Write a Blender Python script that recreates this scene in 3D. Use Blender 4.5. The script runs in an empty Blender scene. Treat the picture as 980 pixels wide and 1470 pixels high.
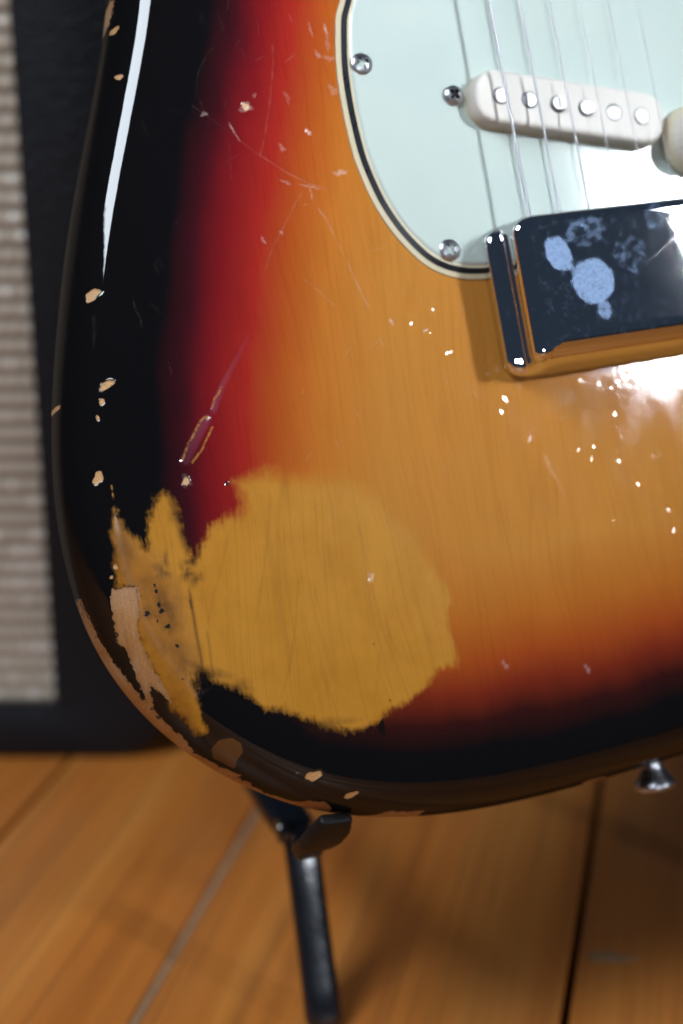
import bpy, bmesh, math, random
import numpy as np
from math import sin, cos, pi, radians, sqrt
from mathutils import Matrix, Vector

# ------------------------------------------------------------------ camera, world, lamps, exposure
S = bpy.context.scene
COL = S.collection
S.render.engine = 'CYCLES'
S.cycles.use_denoising = True
S.cycles.max_bounces = 8
S.cycles.glossy_bounces = 6
S.cycles.caustics_reflective = False
S.cycles.sample_clamp_indirect = 6.0
vs = S.view_settings
vs.view_transform = 'Standard'; vs.look = 'None'; vs.exposure = -0.3; vs.gamma = 1.0; vs.use_curve_mapping = False

cd = bpy.data.cameras.new('camera')
cam = bpy.data.objects.new('camera', cd); COL.objects.link(cam)
cam.location = (0, 0, 0.36)
cam.rotation_euler = (radians(90 - 18), 0, 0)
cd.sensor_fit = 'HORIZONTAL'; cd.sensor_width = 24.0; cd.lens = 24.0 * 2110 / 980
cd.clip_start = 0.01; cd.clip_end = 60
cd.dof.use_dof = True; cd.dof.focus_distance = 0.443; cd.dof.aperture_fstop = 4.6; cd.dof.aperture_blades = 0
S.camera = cam

W = bpy.data.worlds.new('World'); S.world = W; W.use_nodes = True
bg = W.node_tree.nodes['Background']
bg.inputs[0].default_value = (0.44, 0.64, 1.0, 1); bg.inputs[1].default_value = 0.058

TARGET = Vector((0.05, 0.46, 0.24))
def window_lamp(name, az, el, dist, w, h, power, color, aim=TARGET, spread=180, tip=0):
    """a daylight window of w x h metres, seen from the guitar at azimuth az (right of straight back) and elevation el"""
    l = bpy.data.lights.new(name, 'AREA'); l.shape = 'RECTANGLE'; l.size = w; l.size_y = h; l.energy = power; l.color = color; l.spread = radians(spread)
    o = bpy.data.objects.new(name, l); COL.objects.link(o)
    a, e = radians(az), radians(el)
    d = Vector((sin(a) * cos(e), -cos(a) * cos(e), sin(e)))
    o.location = aim + d * dist
    e = radians(el - tip); d = Vector((sin(a) * cos(e), -cos(a) * cos(e), sin(e)))
    o.rotation_euler = d.to_track_quat('Z', 'Y').to_euler()
    return o
window_lamp('window_light', 55.5, 31.0, 2.0, 0.125, 0.72, 1.15, (0.88, 0.94, 1.0), Vector((0.11, 0.475, 0.36)), 16, 6.5)
window_lamp('rear_window_light', 13, 17, 2.2, 0.30, 0.30, 11, (0.86, 0.93, 1.0))
window_lamp('side_window_light', -47, 48, 2.2, 0.85, 0.75, 52, (0.82, 0.91, 1.0))

# ------------------------------------------------------------------ node and mesh helpers
class NT:
    def __init__(s, name):
        s.m = bpy.data.materials.new(name); s.m.use_nodes = True
        s.t = s.m.node_tree; s.n = s.t.nodes; s.l = s.t.links
        s.bsdf = s.n['Principled BSDF']; s.out = s.n['Material Output']
    def put(s, sock, v):
        if v is None: return
        if hasattr(v, 'links'): s.l.new(v, sock)
        else:
            if isinstance(v, (tuple, list)) and len(v) == 3 and sock.type == 'RGBA': v = (*v, 1)
            sock.default_value = v
    def new(s, kind, **kw):
        nd = s.n.new(kind)
        for k, v in kw.items(): setattr(nd, k, v)
        return nd
    def math(s, op, a, b=None, c=None, clamp=False):
        nd = s.new('ShaderNodeMath', operation=op, use_clamp=clamp)
        for i, v in enumerate((a, b, c)): s.put(nd.inputs[i], v)
        return nd.outputs[0]
    def add(s, a, b): return s.math('ADD', a, b)
    def sub(s, a, b): return s.math('SUBTRACT', a, b)
    def mul(s, a, b, clamp=False): return s.math('MULTIPLY', a, b, clamp=clamp)
    def attr(s, name): return s.new('ShaderNodeAttribute', attribute_name=name).outputs['Fac']
    def step(s, v, lo, hi, a=0.0, b=1.0):
        nd = s.new('ShaderNodeMapRange', interpolation_type='SMOOTHSTEP')
        for i, x in enumerate((v, lo, hi, a, b)): s.put(nd.inputs[i], x)
        return nd.outputs[0]
    def mix(s, f, a, b, mode='MIX'):
        nd = s.new('ShaderNodeMix', data_type='RGBA', blend_type=mode)
        s.put(nd.inputs[0], f); s.put(nd.inputs[6], a); s.put(nd.inputs[7], b)
        return nd.outputs[2]
    def mixf(s, f, a, b):
        nd = s.new('ShaderNodeMix', data_type='FLOAT')
        s.put(nd.inputs[0], f); s.put(nd.inputs[2], a); s.put(nd.inputs[3], b)
        return nd.outputs[0]
    def coord(s, scale=(1, 1, 1), rot=(0, 0, 0), off=(0, 0, 0), src='Object', vec=None):
        v = vec if vec is not None else s.new('ShaderNodeTexCoord').outputs[src]
        mp = s.new('ShaderNodeMapping')
        s.put(mp.inputs['Vector'], v); mp.inputs['Scale'].default_value = scale; mp.inputs['Rotation'].default_value = rot; mp.inputs['Location'].default_value = off
        return mp.outputs[0]
    def noise(s, vec, scale=1.0, detail=2.0, rough=0.5, dist=0.0, out=0):
        nd = s.new('ShaderNodeTexNoise'); s.put(nd.inputs['Vector'], vec)
        nd.inputs['Scale'].default_value = scale; nd.inputs['Detail'].default_value = detail
        nd.inputs['Roughness'].default_value = rough; nd.inputs['Distortion'].default_value = dist
        return nd.outputs[out]
    def voronoi(s, vec, scale=1.0, feature='F1', rnd=1.0, out='Distance'):
        nd = s.new('ShaderNodeTexVoronoi', feature=feature); s.put(nd.inputs['Vector'], vec)
        nd.inputs['Scale'].default_value = scale; nd.inputs['Randomness'].default_value = rnd
        return nd.outputs[out]
    def ramp(s, f, stops, interp='LINEAR'):
        nd = s.new('ShaderNodeValToRGB'); cr = nd.color_ramp; cr.interpolation = interp
        while len(cr.elements) > 1: cr.elements.remove(cr.elements[0])
        for i, (p, c) in enumerate(stops):
            e = cr.elements[0] if i == 0 else cr.elements.new(p)
            e.position = p; e.color = (*c, 1)
        s.put(nd.inputs[0], f); return nd.outputs[0]
    def bump(s, h, strength=0.2, dist=0.001, normal=None):
        nd = s.new('ShaderNodeBump'); s.put(nd.inputs['Height'], h)
        nd.inputs['Strength'].default_value = strength; nd.inputs['Distance'].default_value = dist
        s.put(nd.inputs['Normal'], normal); return nd.outputs[0]
    def set(s, **kw):
        names = dict(color='Base Color', rough='Roughness', metal='Metallic', spec='Specular IOR Level', coat='Coat Weight',
                     coat_rough='Coat Roughness', normal='Normal', coat_normal='Coat Normal', coat_ior='Coat IOR', sheen='Sheen Weight')
        for k, v in kw.items(): s.put(s.bsdf.inputs[names[k]], v)
        return s.m

def mesh_np(name, v, quads, smooth=True):
    me = bpy.data.meshes.new(name)
    v = np.asarray(v, np.float32); q = np.asarray(quads, np.int32)
    k = q.shape[1]
    me.vertices.add(len(v)); me.vertices.foreach_set('co', v.ravel())
    me.loops.add(q.size); me.loops.foreach_set('vertex_index', q.ravel())
    me.polygons.add(len(q)); me.polygons.foreach_set('loop_start', np.arange(len(q), dtype=np.int32) * k)
    me.polygons.foreach_set('loop_total', np.full(len(q), k, np.int32))
    me.update(calc_edges=True); me.validate()
    if smooth: me.polygons.foreach_set('use_smooth', np.ones(len(me.polygons), bool))
    return me
def link(name, me, mat, parent=None):
    o = bpy.data.objects.new(name, me); COL.objects.link(o)
    if mat is not None and me is not None and not len(me.materials): me.materials.append(mat)
    if parent is not None: o.parent = parent
    return o
def poly_mesh(name, v, f, smooth=True, sharp=40):
    me = bpy.data.meshes.new(name); me.from_pydata([tuple(p) for p in v], [], f); me.update()
    if smooth:
        me.polygons.foreach_set('use_smooth', np.ones(len(me.polygons), bool))
        me.set_sharp_from_angle(angle=radians(sharp))
    return me
def loft(name, rings, close_ends=(True, True), smooth=True, sharp=40, cyclic=True):
    """rings: list of equally long lists of points"""
    n = len(rings[0]); v = [p for r in rings for p in r]; f = []
    for k in range(len(rings) - 1):
        for i in range(n if cyclic else n - 1):
            j = (i + 1) % n
            f.append((k * n + i, k * n + j, (k + 1) * n + j, (k + 1) * n + i))
    if close_ends[0]: f.append(tuple(range(n))[::-1])
    if close_ends[1]: f.append(tuple((len(rings) - 1) * n + i for i in range(n)))
    return poly_mesh(name, v, f, smooth, sharp)
def lathe(name, prof, n=40, axis='Z', close=(True, True), sharp=40, mod=None):
    rings = []
    for r, z in prof:
        ring = []
        for i in range(n):
            a = 2 * pi * i / n; rr = r * (mod(a, z) if mod else 1)
            ring.append((rr * cos(a), rr * sin(a), z) if axis == 'Z' else (rr * cos(a), -z, rr * sin(a)))
        rings.append(ring)
    return loft(name, rings, close, True, sharp)
def tag(o, label, cat=None, group=None, kind=None):
    o['label'] = label
    if cat: o['category'] = cat
    if group: o['group'] = group
    if kind: o['kind'] = kind
    return o
def empty(name, loc=(0, 0, 0)):
    o = bpy.data.objects.new(name, None); COL.objects.link(o); o.location = loc; o.empty_display_size = 0.02
    return o
def box_mesh(name, lo, hi, bev=0.0, seg=2, smooth=True):
    bm = bmesh.new()
    bmesh.ops.create_cube(bm, size=1.0)
    for v in bm.verts:
        v.co = Vector([lo[i] + (v.co[i] + .5) * (hi[i] - lo[i]) for i in range(3)])
    if bev: bmesh.ops.bevel(bm, geom=list(bm.edges), offset=bev, segments=seg, profile=0.5, affect='EDGES')
    me = bpy.data.meshes.new(name); bm.to_mesh(me); bm.free()
    if smooth:
        me.polygons.foreach_set('use_smooth', np.ones(len(me.polygons), bool)); me.set_sharp_from_angle(angle=radians(35))
    return me

# ------------------------------------------------------------------ the floor: pine boards
def floor_material():
    t = NT('pine_board')
    oi = t.new('ShaderNodeObjectInfo')
    base = t.new('ShaderNodeTexCoord').outputs['Object']
    va = t.new('ShaderNodeVectorMath', operation='ADD'); t.put(va.inputs[0], base)
    cx = t.new('ShaderNodeCombineXYZ'); t.put(cx.inputs[0], t.mul(oi.outputs['Random'], 7.0)); t.put(cx.inputs[1], t.mul(oi.outputs['Random'], 31.0)); t.put(va.inputs[1], cx.outputs[0])
    v = va.outputs[0]
    warp = t.noise(t.coord((5, 1.1, 5), vec=v), 1.0, 2, out=1)
    wv = t.new('ShaderNodeVectorMath', operation='MULTIPLY_ADD'); t.put(wv.inputs[0], warp); wv.inputs[1].default_value = (0.05, 0.0, 0.0); t.put(wv.inputs[2], v)
    broad = t.noise(t.coord((42, 1.3, 20), vec=wv.outputs[0]), 1.0, 3, 0.55)
    ring = t.noise(t.coord((150, 2.2, 40), vec=wv.outputs[0]), 1.0, 3, 0.6)
    fine = t.noise(t.coord((430, 7, 100), vec=v), 1.0, 3, 0.65)
    blot = t.noise(t.coord((9, 5, 9), vec=v), 1.0, 3, 0.6)
    c = t.ramp(broad, [(0.28, (0.410, 0.112, 0.016)), (0.5, (0.560, 0.178, 0.027)), (0.74, (0.66, 0.250, 0.046))])
    c = t.mix(t.mul(t.step(ring, 0.52, 0.70), 0.42), c, (0.215, 0.062, 0.013))
    c = t.mix(t.mul(t.step(fine, 0.48, 0.70), 0.38), c, (0.19, 0.056, 0.012))
    c = t.mix(t.mul(t.step(blot, 0.35, 0.75), 0.30), c, (0.47, 0.21, 0.065))
    hsv = t.new('ShaderNodeHueSaturation'); t.put(hsv.inputs['Color'], c); t.put(hsv.inputs['Value'], t.add(t.mul(oi.outputs['Random'], 0.25), 0.88))
    h = t.add(t.mul(ring, 0.5), t.mul(fine, 0.5))
    r = t.add(t.mul(blot, 0.22), 0.30)
    return t.set(color=hsv.outputs[0], rough=r, spec=0.45, normal=t.bump(h, 0.25, 0.0006))
PINE = floor_material()
def plain(name, color, rough=0.5, metal=0.0, spec=0.5, noise_scale=0, noise_amt=0.0, bump=0.0, coat=0.0):
    t = NT(name)
    if noise_scale:
        nz = t.noise(t.coord((noise_scale,) * 3), 1.0, 4, 0.6)
        dark = tuple(c * (1 - noise_amt) for c in color)
        t.set(color=t.mix(nz, dark, color), rough=t.add(t.mul(nz, 0.2), rough - 0.1))
        if bump: t.set(normal=t.bump(nz, bump, 0.0006))
    else: t.set(color=color, rough=rough)
    return t.set(metal=metal, spec=spec, coat=coat)
GAP = plain('gap_dirt', (0.012, 0.009, 0.008), 0.95, noise_scale=120, noise_amt=0.6)
FILL = plain('gap_filler', (0.44, 0.235, 0.115), 0.85, noise_scale=90, noise_amt=0.55, bump=0.3)
fl = link('floor', box_mesh('floor', (-1.6, -0.8, -0.04), (1.6, 2.2, -0.022), 0), GAP)
tag(fl, 'orange varnished pine board floor under guitar stand and amplifier', kind='structure')
BD = radians(13.4)
edges = [-1.06, -0.90, -0.745, -0.60, -0.4420, -0.2987, -0.1877, -0.0273, 0.118, 0.262, 0.41, 0.56, 0.71]
rot = Matrix.Rotation(-BD, 4, 'Z')
rnd = random.Random(4)
planks = []
for i in range(len(edges) - 1):
    g0, g1 = 0.0013, 0.0013
    if abs(edges[i] + 0.0273) < 1e-6: g0 = 0.0017
    if abs(edges[i + 1] + 0.0273) < 1e-6: g1 = 0.0017
    if abs(edges[i] + 0.1877) < 1e-6: g0 = 0.0022
    if abs(edges[i + 1] + 0.1877) < 1e-6: g1 = 0.0022
    w = edges[i + 1] - edges[i]
    me = box_mesh('plank', (-w / 2 + g0, -1.3, -0.021), (w / 2 - g1, 1.5, 0.0), 0.0012, 2)
    o = link('plank', me, PINE, fl)
    o.matrix_local = rot @ Matrix.Translation((edges[i] + w / 2, 0.65, rnd.uniform(-0.0006, 0.0)))
    planks.append(o)
f = link('gap_filler', box_mesh('gap_filler', (-0.0021, -1.2, -0.02), (0.0021, 1.4, -0.0009), 0.0006, 1), FILL, fl)
f.matrix_local = rot @ Matrix.Translation((-0.1877, 0.65, 0))
# grey scuff of old filler beside the dark gap
def blob_mesh(name, pts, z):
    n = len(pts)
    return loft(name, [[(x * 1.0, y, z - 0.0004) for x, y in pts], [(x * 0.94, y * 0.94, z) for x, y in pts]], (False, True))
sc = [(0.010 * cos(a) * (1 + .25 * sin(3 * a + 1)), 0.0035 * sin(a) * (1 + .3 * sin(5 * a))) for a in [2 * pi * k / 24 for k in range(24)]]
s_ = link('filler_scuff', blob_mesh('filler_scuff', sc, 0.0004), FILL, fl); s_.location = (0.1095, 0.5165, 0.0002); s_.rotation_euler = (0, 0, -0.1)

# ------------------------------------------------------------------ the amplifier behind
def tolex():
    t = NT('black_vinyl')
    v = t.coord((1, 1, 1))
    vo = t.voronoi(v, 420, 'SMOOTH_F1'); nz = t.noise(v, 900, 3, 0.6)
    return t.set(color=t.mix(nz, (0.004, 0.005, 0.007), (0.010, 0.012, 0.017)), rough=0.5, spec=0.25, normal=t.bump(t.add(vo, t.mul(nz, 0.5)), 0.6, 0.0012))
TOLEX = tolex()
def cloth():
    t = NT('grille_cloth')
    sp = t.attr('sparkle'); yarn = t.attr('yarn')
    nz = t.noise(t.coord((700, 700, 700)), 1.0, 3, 0.6); big = t.noise(t.coord((35, 35, 60)), 1.0, 2)
    c = t.mix(yarn, (0.055, 0.040, 0.030), (0.70, 0.61, 0.50))
    c = t.mix(t.mul(nz, 0.45), c, (0.17, 0.115, 0.07))
    c = t.mix(t.mul(big, 0.3), c, (0.52, 0.44, 0.34))
    c = t.mix(sp, c, (0.95, 0.93, 0.90))
    return t.set(color=c, rough=t.mixf(sp, 0.85, 0.32), metal=t.mul(sp, 0.5))
amp = empty('guitar_amplifier', (-0.30, 0.69, 0))
tag(amp, 'black vinyl guitar amplifier with beige woven grille cloth behind the guitar', 'amplifier')
AX0, AX1 = -0.24, 0.213            # cabinet sides, relative to the empty
GX1 = 0.152                        # grille opening's edge towards the guitar
GZ0 = 0.0265
TOPZ = 0.46
def round_rect(x0, x1, z0, z1, r, y, n=8):
    pts = []
    for k, (cx_, cz_) in enumerate(((x1 - r, z1 - r), (x0 + r, z1 - r), (x0 + r, z0 + r), (x1 - r, z0 + r))):
        for i in range(n + 1):
            a = radians(90 * k + 90 * i / n); pts.append((cx_ + r * cos(a), y, cz_ + r * sin(a)))
    return pts
def frame_ring(e, y, r=0.032): return round_rect(AX0 + e, AX1 - e, e, TOPZ - e, r - e, y)
link('cabinet', loft('cabinet', [frame_ring(0.002, 0.0225), frame_ring(0.002, 0.232), frame_ring(0.010, 0.24)][::-1], (True, True), True, 50), TOLEX, amp)
OX0, OX1, OZ0, OZ1 = AX0 + 0.05, GX1, GZ0, TOPZ - 0.05
def hole_ring(e, y): return round_rect(OX0 - e, OX1 + e, OZ0 - e, OZ1 + e, 0.004 + e, y)
fr_rings = [frame_ring(0.0, 0.0222), frame_ring(0.0, 0.005), frame_ring(0.0012, 0.0018), frame_ring(0.0045, 0.0), hole_ring(0.003, 0.0), hole_ring(0.0008, 0.0008), hole_ring(0.0, 0.003), hole_ring(0.0, 0.0222)]
link('front_frame', loft('front_frame', fr_rings[::-1], (False, False), True, 50), TOLEX, amp)
# woven cloth: bulging horizontal bundles crossed by binding threads
gx0, gx1, gz0, gz1 = AX0 + 0.04, GX1 + 0.004, GZ0 - 0.003, TOPZ - 0.045
nx, nz = 300, 380
xs = np.linspace(gx0, gx1, nx); zs = np.linspace(gz0, gz1, nz)
XX, ZZ = np.meshgrid(xs, zs)
px, pz = 0.0066, 0.0088
rng = np.random.default_rng(7)
row = np.floor(ZZ / pz).astype(int); off = (row % 2) * 0.5 + 0.5
u = XX / px + off
rowb = np.abs(np.sin(pi * ZZ / pz)) ** 0.9
binder = np.exp(-((u - np.round(u)) * px / 0.0009) ** 2)
hgt = 0.0020 * rowb * (1 - 0.6 * binder) + 0.0003 * np.sin(XX * 2 * pi / 0.0017 + ZZ * 900) * rowb
cell = np.round(u).astype(int)
rv = rng.random((400, 400))
sv = rv[(row + 50) % 400, (cell + 200) % 400]
sp = np.exp(-(((u - np.round(u)) * px) / 0.0017) ** 2 - (((ZZ / pz) - np.floor(ZZ / pz) - 0.5) * pz / 0.0018) ** 2) * (sv > 0.78) * (0.35 + 0.9 * rv[(row + 90) % 400, (cell + 20) % 400])
v = np.stack([XX, 0.0145 - hgt - 0.0006 * sp, ZZ], -1).reshape(-1, 3)
idx = np.arange(nx * nz).reshape(nz, nx)
q = np.stack([idx[:-1, :-1], idx[:-1, 1:], idx[1:, 1:], idx[1:, :-1]], -1).reshape(-1, 4)
me = mesh_np('grille_cloth', v, q)
for nm, arr in (('sparkle', np.clip(sp, 0, 1)), ('yarn', np.clip(rowb * (1 - .6 * binder), 0, 1))):
    me.attributes.new(nm, 'FLOAT', 'POINT').data.foreach_set('value', arr.ravel().astype(np.float32))
link('grille_cloth', me, cloth(), amp)

# ------------------------------------------------------------------ the guitar
# local frame: x to the treble side from the centre line, y up from the tail end, z out of the face; millimetres below are scaled by 0.001
GM = Matrix(((0.934434,0.351193,0.059136), (-0.178344,0.317717,0.931262), (0.308264,-0.880749,0.359519))).transposed().to_4x4()
GM.translation = Vector((0.115161,0.443579,0.128759))
guitar = empty('electric_guitar'); guitar.matrix_world = GM
tag(guitar, 'worn sunburst electric guitar standing on black stand, edge paint rubbed to bare wood', 'guitar')
MM = 0.001
# OUTLINE-BEGIN
def outline_mm():
    """closed body outline in mm, evenly spaced, counter-clockwise seen from the front"""
    bass = [(-143.0,275.6),(-147.8,261.8),(-153.1,247.0),(-159.3,230.5),(-165.4,214.1),(-169.4,202.9),(-174.8,184.4),(-179.7,166.1),(-183.1,152.1),(-185.2,141.9),(-187.2,128.8),(-187.8,122.4),(-188.2,114.6),(-188.5,105.7),(-187.7,94.9),(-186.7,84.9),(-184.9,75.6),(-181.3,66.2),(-176.8,56.3),(-171.2,47.0),(-164.6,38.3),(-157.6,31.5),(-149.6,24.1),(-141.3,17.8),(-131.9,12.0),(-123.0,7.9),(-114.0,4.7),(-100.1,1.0),(-86.7,-1.4),(-75.9,-2.6),(-64.8,-3.3),(-41.6,-3.6),(-20.8,-3.0),(-2.5,-2.2),(10.0,-1.5)]
    rest = [(45, 1), (85, 8), (122, 25), (152, 56), (170, 98), (170, 145), (155, 195), (134, 240), (122, 280), (125, 318), (138, 352), (146, 385), (140, 412), (122, 421), (98, 405), (72, 381), (50, 364), (30, 354), (0, 352), (-30, 356), (-52, 376), (-76, 405), (-100, 440), (-122, 460), (-142, 448), (-151, 415), (-150, 380), (-142, 345), (-138, 310)]
    p = np.array(bass + rest, float)
    n = len(p); out = []
    for i in range(n):
        p0, p1, p2, p3 = p[i - 1], p[i], p[(i + 1) % n], p[(i + 2) % n]
        for t in np.linspace(0, 1, 24, endpoint=False):
            out.append(0.5 * ((2 * p1) + (p2 - p0) * t + (2 * p0 - 5 * p1 + 4 * p2 - p3) * t * t + (3 * p1 - p0 - 3 * p2 + p3) * t ** 3))
    out = np.array(out)
    def even(o, step):
        d = np.r_[0, np.cumsum(np.linalg.norm(np.diff(np.vstack([o, o[:1]]), axis=0), axis=1))]
        m = int(d[-1] / step); s = np.arange(m) * d[-1] / m
        oo = np.vstack([o, o[:1]])
        return np.stack([np.interp(s, d, oo[:, k]) for k in (0, 1)], 1)
    o = even(out, 1.0)
    k = np.arange(-30, 31); g = np.exp(-(k / 9.0) ** 2 / 2); g /= g.sum()
    for _ in range(2):
        pad = np.vstack([o[-30:], o, o[:30]])
        o = np.stack([np.convolve(pad[:, c], g, 'valid') for c in (0, 1)], 1)
    return even(o, 0.5)
# OUTLINE-END
RA, RB, THICK = 15.0, 18.0, 44.0
def seg_dist(P, A, B):
    ab = B - A; t = np.clip(((P - A) @ ab) / max(ab @ ab, 1e-9), 0, 1)
    return np.linalg.norm(P - (A + t[:, None] * ab), axis=1), t
def poly_sdf(P, poly):
    """signed distance in mm, positive inside; -20 far outside"""
    poly = np.asarray(poly, float); out = np.full(len(P), -20.0)
    lo, hi = poly.min(0) - 12, poly.max(0) + 12
    sel = np.where((P > lo).all(1) & (P < hi).all(1))[0]
    Q = P[sel]; d = np.full(len(Q), 1e9); inside = np.zeros(len(Q), bool)
    for i in range(len(poly)):
        a, b = poly[i], poly[(i + 1) % len(poly)]
        d = np.minimum(d, seg_dist(Q, a, b)[0])
        if a[1] != b[1]:
            inside ^= ((a[1] > Q[:, 1]) != (b[1] > Q[:, 1])) & (Q[:, 0] < (b[0] - a[0]) * (Q[:, 1] - a[1]) / (b[1] - a[1]) + a[0])
    out[sel] = np.where(inside, d, -d)
    return out
def line_near(P, pts, reach):
    """indices, distance and run fraction of the points within reach mm of a polyline"""
    pts = np.asarray([p[:2] for p in pts], float)
    lo, hi = pts.min(0) - reach, pts.max(0) + reach
    sel = np.where((P > lo).all(1) & (P < hi).all(1))[0]
    d = np.full(len(sel), 1e9); run = np.zeros(len(sel)); L = np.linalg.norm(np.diff(pts, axis=0), axis=1); T = L.sum(); acc = 0
    for i in range(len(pts) - 1):
        dd, t = seg_dist(P[sel], pts[i], pts[i + 1]); m = dd < d
        d[m] = dd[m]; run[m] = (acc + t[m] * L[i]) / T; acc += L[i]
    return sel, d, run

def build_body():
    out = outline_mm(); n = len(out)
    C = np.array([0.0, 225.0])
    # columns: every 0.5 mm of outline where the photograph looks, every 3 mm elsewhere
    vis = (out[:, 1] < 292) & (out[:, 0] < 22)
    cols = [i for i in range(n) if vis[i] or i % 6 == 0]
    Bd = out[cols]; m = len(cols)
    Dv = C - Bd; L = np.linalg.norm(Dv, axis=1); Dv = Dv / L[:, None]
    tau = np.linspace(0, pi / 2, 41)
    e_round = RA * (1 - np.cos(tau))
    NF, NI = 300, 16
    e = [np.full(m, x) for x in e_round]
    for k in range(1, NF + 1): e.append(RA + (0.74 * L - RA) * k / NF)
    for k in range(1, NI + 1): e.append(0.74 * L + (0.999 - 0.74) * L * k / NI)
    E = np.array(e)                                             # rings x columns
    R = len(E)
    P = (Bd[None] + Dv[None] * E[..., None])                   # rings, columns, 2
    # true distance to the outline, searched along the nearby stretch of it
    segA = out[::4]; segB = np.roll(out, -4, 0)[::4]; ns = len(segA)
    D = np.empty((R, m))
    win = 60
    for c0 in range(0, m, 24):
        c1 = min(m, c0 + 24); ci = cols[(c0 + c1) // 2] // 4
        ids = (np.arange(ci - win, ci + win)) % ns
        a, b = segA[ids], segB[ids]; ab = b - a; ab2 = (ab * ab).sum(1)
        Q = P[:, c0:c1].reshape(-1, 2).astype(np.float32)
        ap = Q[:, None] - a[None]
        t = np.clip((ap * ab[None]).sum(-1) / ab2[None], 0, 1)
        dd = ap - ab[None] * t[..., None]
        D[:, c0:c1] = np.sqrt((dd * dd).sum(-1).min(1)).reshape(R, -1)
    D[0] = 0
    tt = np.clip(1 - D / RA, 0, 1)
    Z = -RB * (1 - np.sqrt(np.clip(1 - tt * tt, 0, 1)))
    P2 = P.reshape(-1, 2); d = D.ravel(); z = Z.ravel().copy()
    # forearm bevel: a shallow slope towards the bass edge, high on the lower bout
    q0 = np.array(FOREARM[0][:2]); q1 = np.array(FOREARM[1][:2]); nn = np.array([-(q1 - q0)[1], (q1 - q0)[0]]); nn /= np.linalg.norm(nn)
    if nn[0] > 0: nn = -nn
    s = (P2 - q0) @ nn
    s = np.clip(s, 0, None)
    fore = np.where(P2[:, 0] < 0, s * s / (s + 14.0) * 0.05, 0)
    z -= fore
    N = len(P2)
    at = {}
    # burst distance: wider on the bass side than at the tail
    wl = np.clip((P2[:, 1] - 40) / 90, 0, 1) * np.clip(-P2[:, 0] / 90, 0, 1); wl = wl * wl * (3 - 2 * wl)
    left = 17 + 0.78 * (d - 27.5)
    at['burst'] = (d - 6.0) * (1 - wl) + np.minimum(left, d) * wl
    at['wsoft'] = np.clip((P2[:, 0] + 150) / 30, 0, 1) * np.clip((P2[:, 1] - 70) / 30, 0, 1)
    at['bassw'] = wl
    at['edge'] = np.clip((6.5 - d) / 5.0, 0, 1)
    at['wear'] = poly_sdf(P2, WEAR)
    at['wear2'] = np.maximum.reduce([poly_sdf(P2, p) for p in WEAR2])
    at['bare'] = np.maximum.reduce([poly_sdf(P2, p) for p in BARE])
    at['brown'] = np.clip(poly_sdf(P2, BROWN) / 7.0, -1, 1)
    chip = np.full(N, -9.0); spot = np.full(N, -9.0); scuff = np.zeros(N); gold = np.zeros(N); groove = np.zeros(N); smud = np.zeros(N)
    ang = lambda Q: np.arctan2(Q[:, 1], Q[:, 0])
    rg = np.random.default_rng(3)
    def ellipse(c, rx, ry, rotd, wob=0.22):
        Q = P2 - np.array(c); sel = np.where((np.abs(Q) < max(rx, ry) * 2 + 2).all(1))[0]; Q = Q[sel]
        a = radians(rotd); Q = np.stack([Q[:, 0] * cos(a) + Q[:, 1] * sin(a), -Q[:, 0] * sin(a) + Q[:, 1] * cos(a)], 1)
        th = np.arctan2(Q[:, 1] / ry, Q[:, 0] / rx); ph = rg.uniform(0, 6.28, 3)
        k = 1 + wob * (np.sin(2 * th + ph[0]) * .5 + np.sin(3 * th + ph[1]) * .5 + np.sin(5 * th + ph[2]) * .35)
        rr = np.sqrt((Q[:, 0] / rx) ** 2 + (Q[:, 1] / ry) ** 2) / k
        return sel, (1 - rr) * min(rx, ry), rr
    for x, y, rx, ry, ro in CHIPS:
        sel, sd, rr = ellipse((x, y), rx, ry, ro); chip[sel] = np.maximum(chip[sel], sd)
    for x, y, rx, ry, ro in SPOTS:
        sel, sd, rr = ellipse((x, y), rx, ry, ro, 0.3); spot[sel] = np.maximum(spot[sel], sd)
    for x, y, rx, ry, ro, k in SCUFFS:
        sel, sd, rr = ellipse((x, y), rx, ry, ro, 0.5); scuff[sel] = np.maximum(scuff[sel], np.clip((1.15 - rr) * 2.5, 0, 1) * k)
    for x, y, rx, ry, ro, k in SMUDGE:
        sel, sd, rr = ellipse((x, y), rx, ry, ro, 0.4); smud[sel] = np.maximum(smud[sel], np.clip(1.25 - rr, 0, 1) * k)
    dz = -0.30 * np.clip(chip / 0.35 + 0.5, 0, 1) - 0.16 * np.clip(at['bare'] / 0.5 + 0.5, 0, 1)
    # dents pressed into the lacquer
    def dent(c, r, depth, el=1.0, ro=0.0):
        sel, sd, rr = ellipse(c, r, r * el, ro, 0.15); k = np.clip(1 - rr * rr, 0, 1); dz[sel] -= depth * k * k
    for x, y, r, dp, el, ro in DENTS: dent((x, y), r, dp, el, ro)
    for _ in range(200):
        x = 22 - abs(rg.normal(0, 22)); y = rg.uniform(58, 150)
        dent((x, y), rg.uniform(0.22, 0.5), rg.uniform(0.01, 0.035), rg.uniform(1, 2.0), rg.uniform(0, 180))
    for _ in range(230):
        f = rg.random() ** 0.8
        x = -110 + 125 * f; y = rg.uniform(45, 265)
        dent((x, y), rg.uniform(0.3, 0.75) if rg.random() < 0.8 else rg.uniform(0.7, 1.2), rg.uniform(0.015, 0.055), rg.uniform(1, 2.2), rg.uniform(0, 180))
    for _ in range(120):
        dent((rg.uniform(-180, 10), rg.uniform(10, 270)), rg.uniform(0.3, 0.7), rg.uniform(0.01, 0.05), rg.uniform(1, 2.0), rg.uniform(0, 180))
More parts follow.
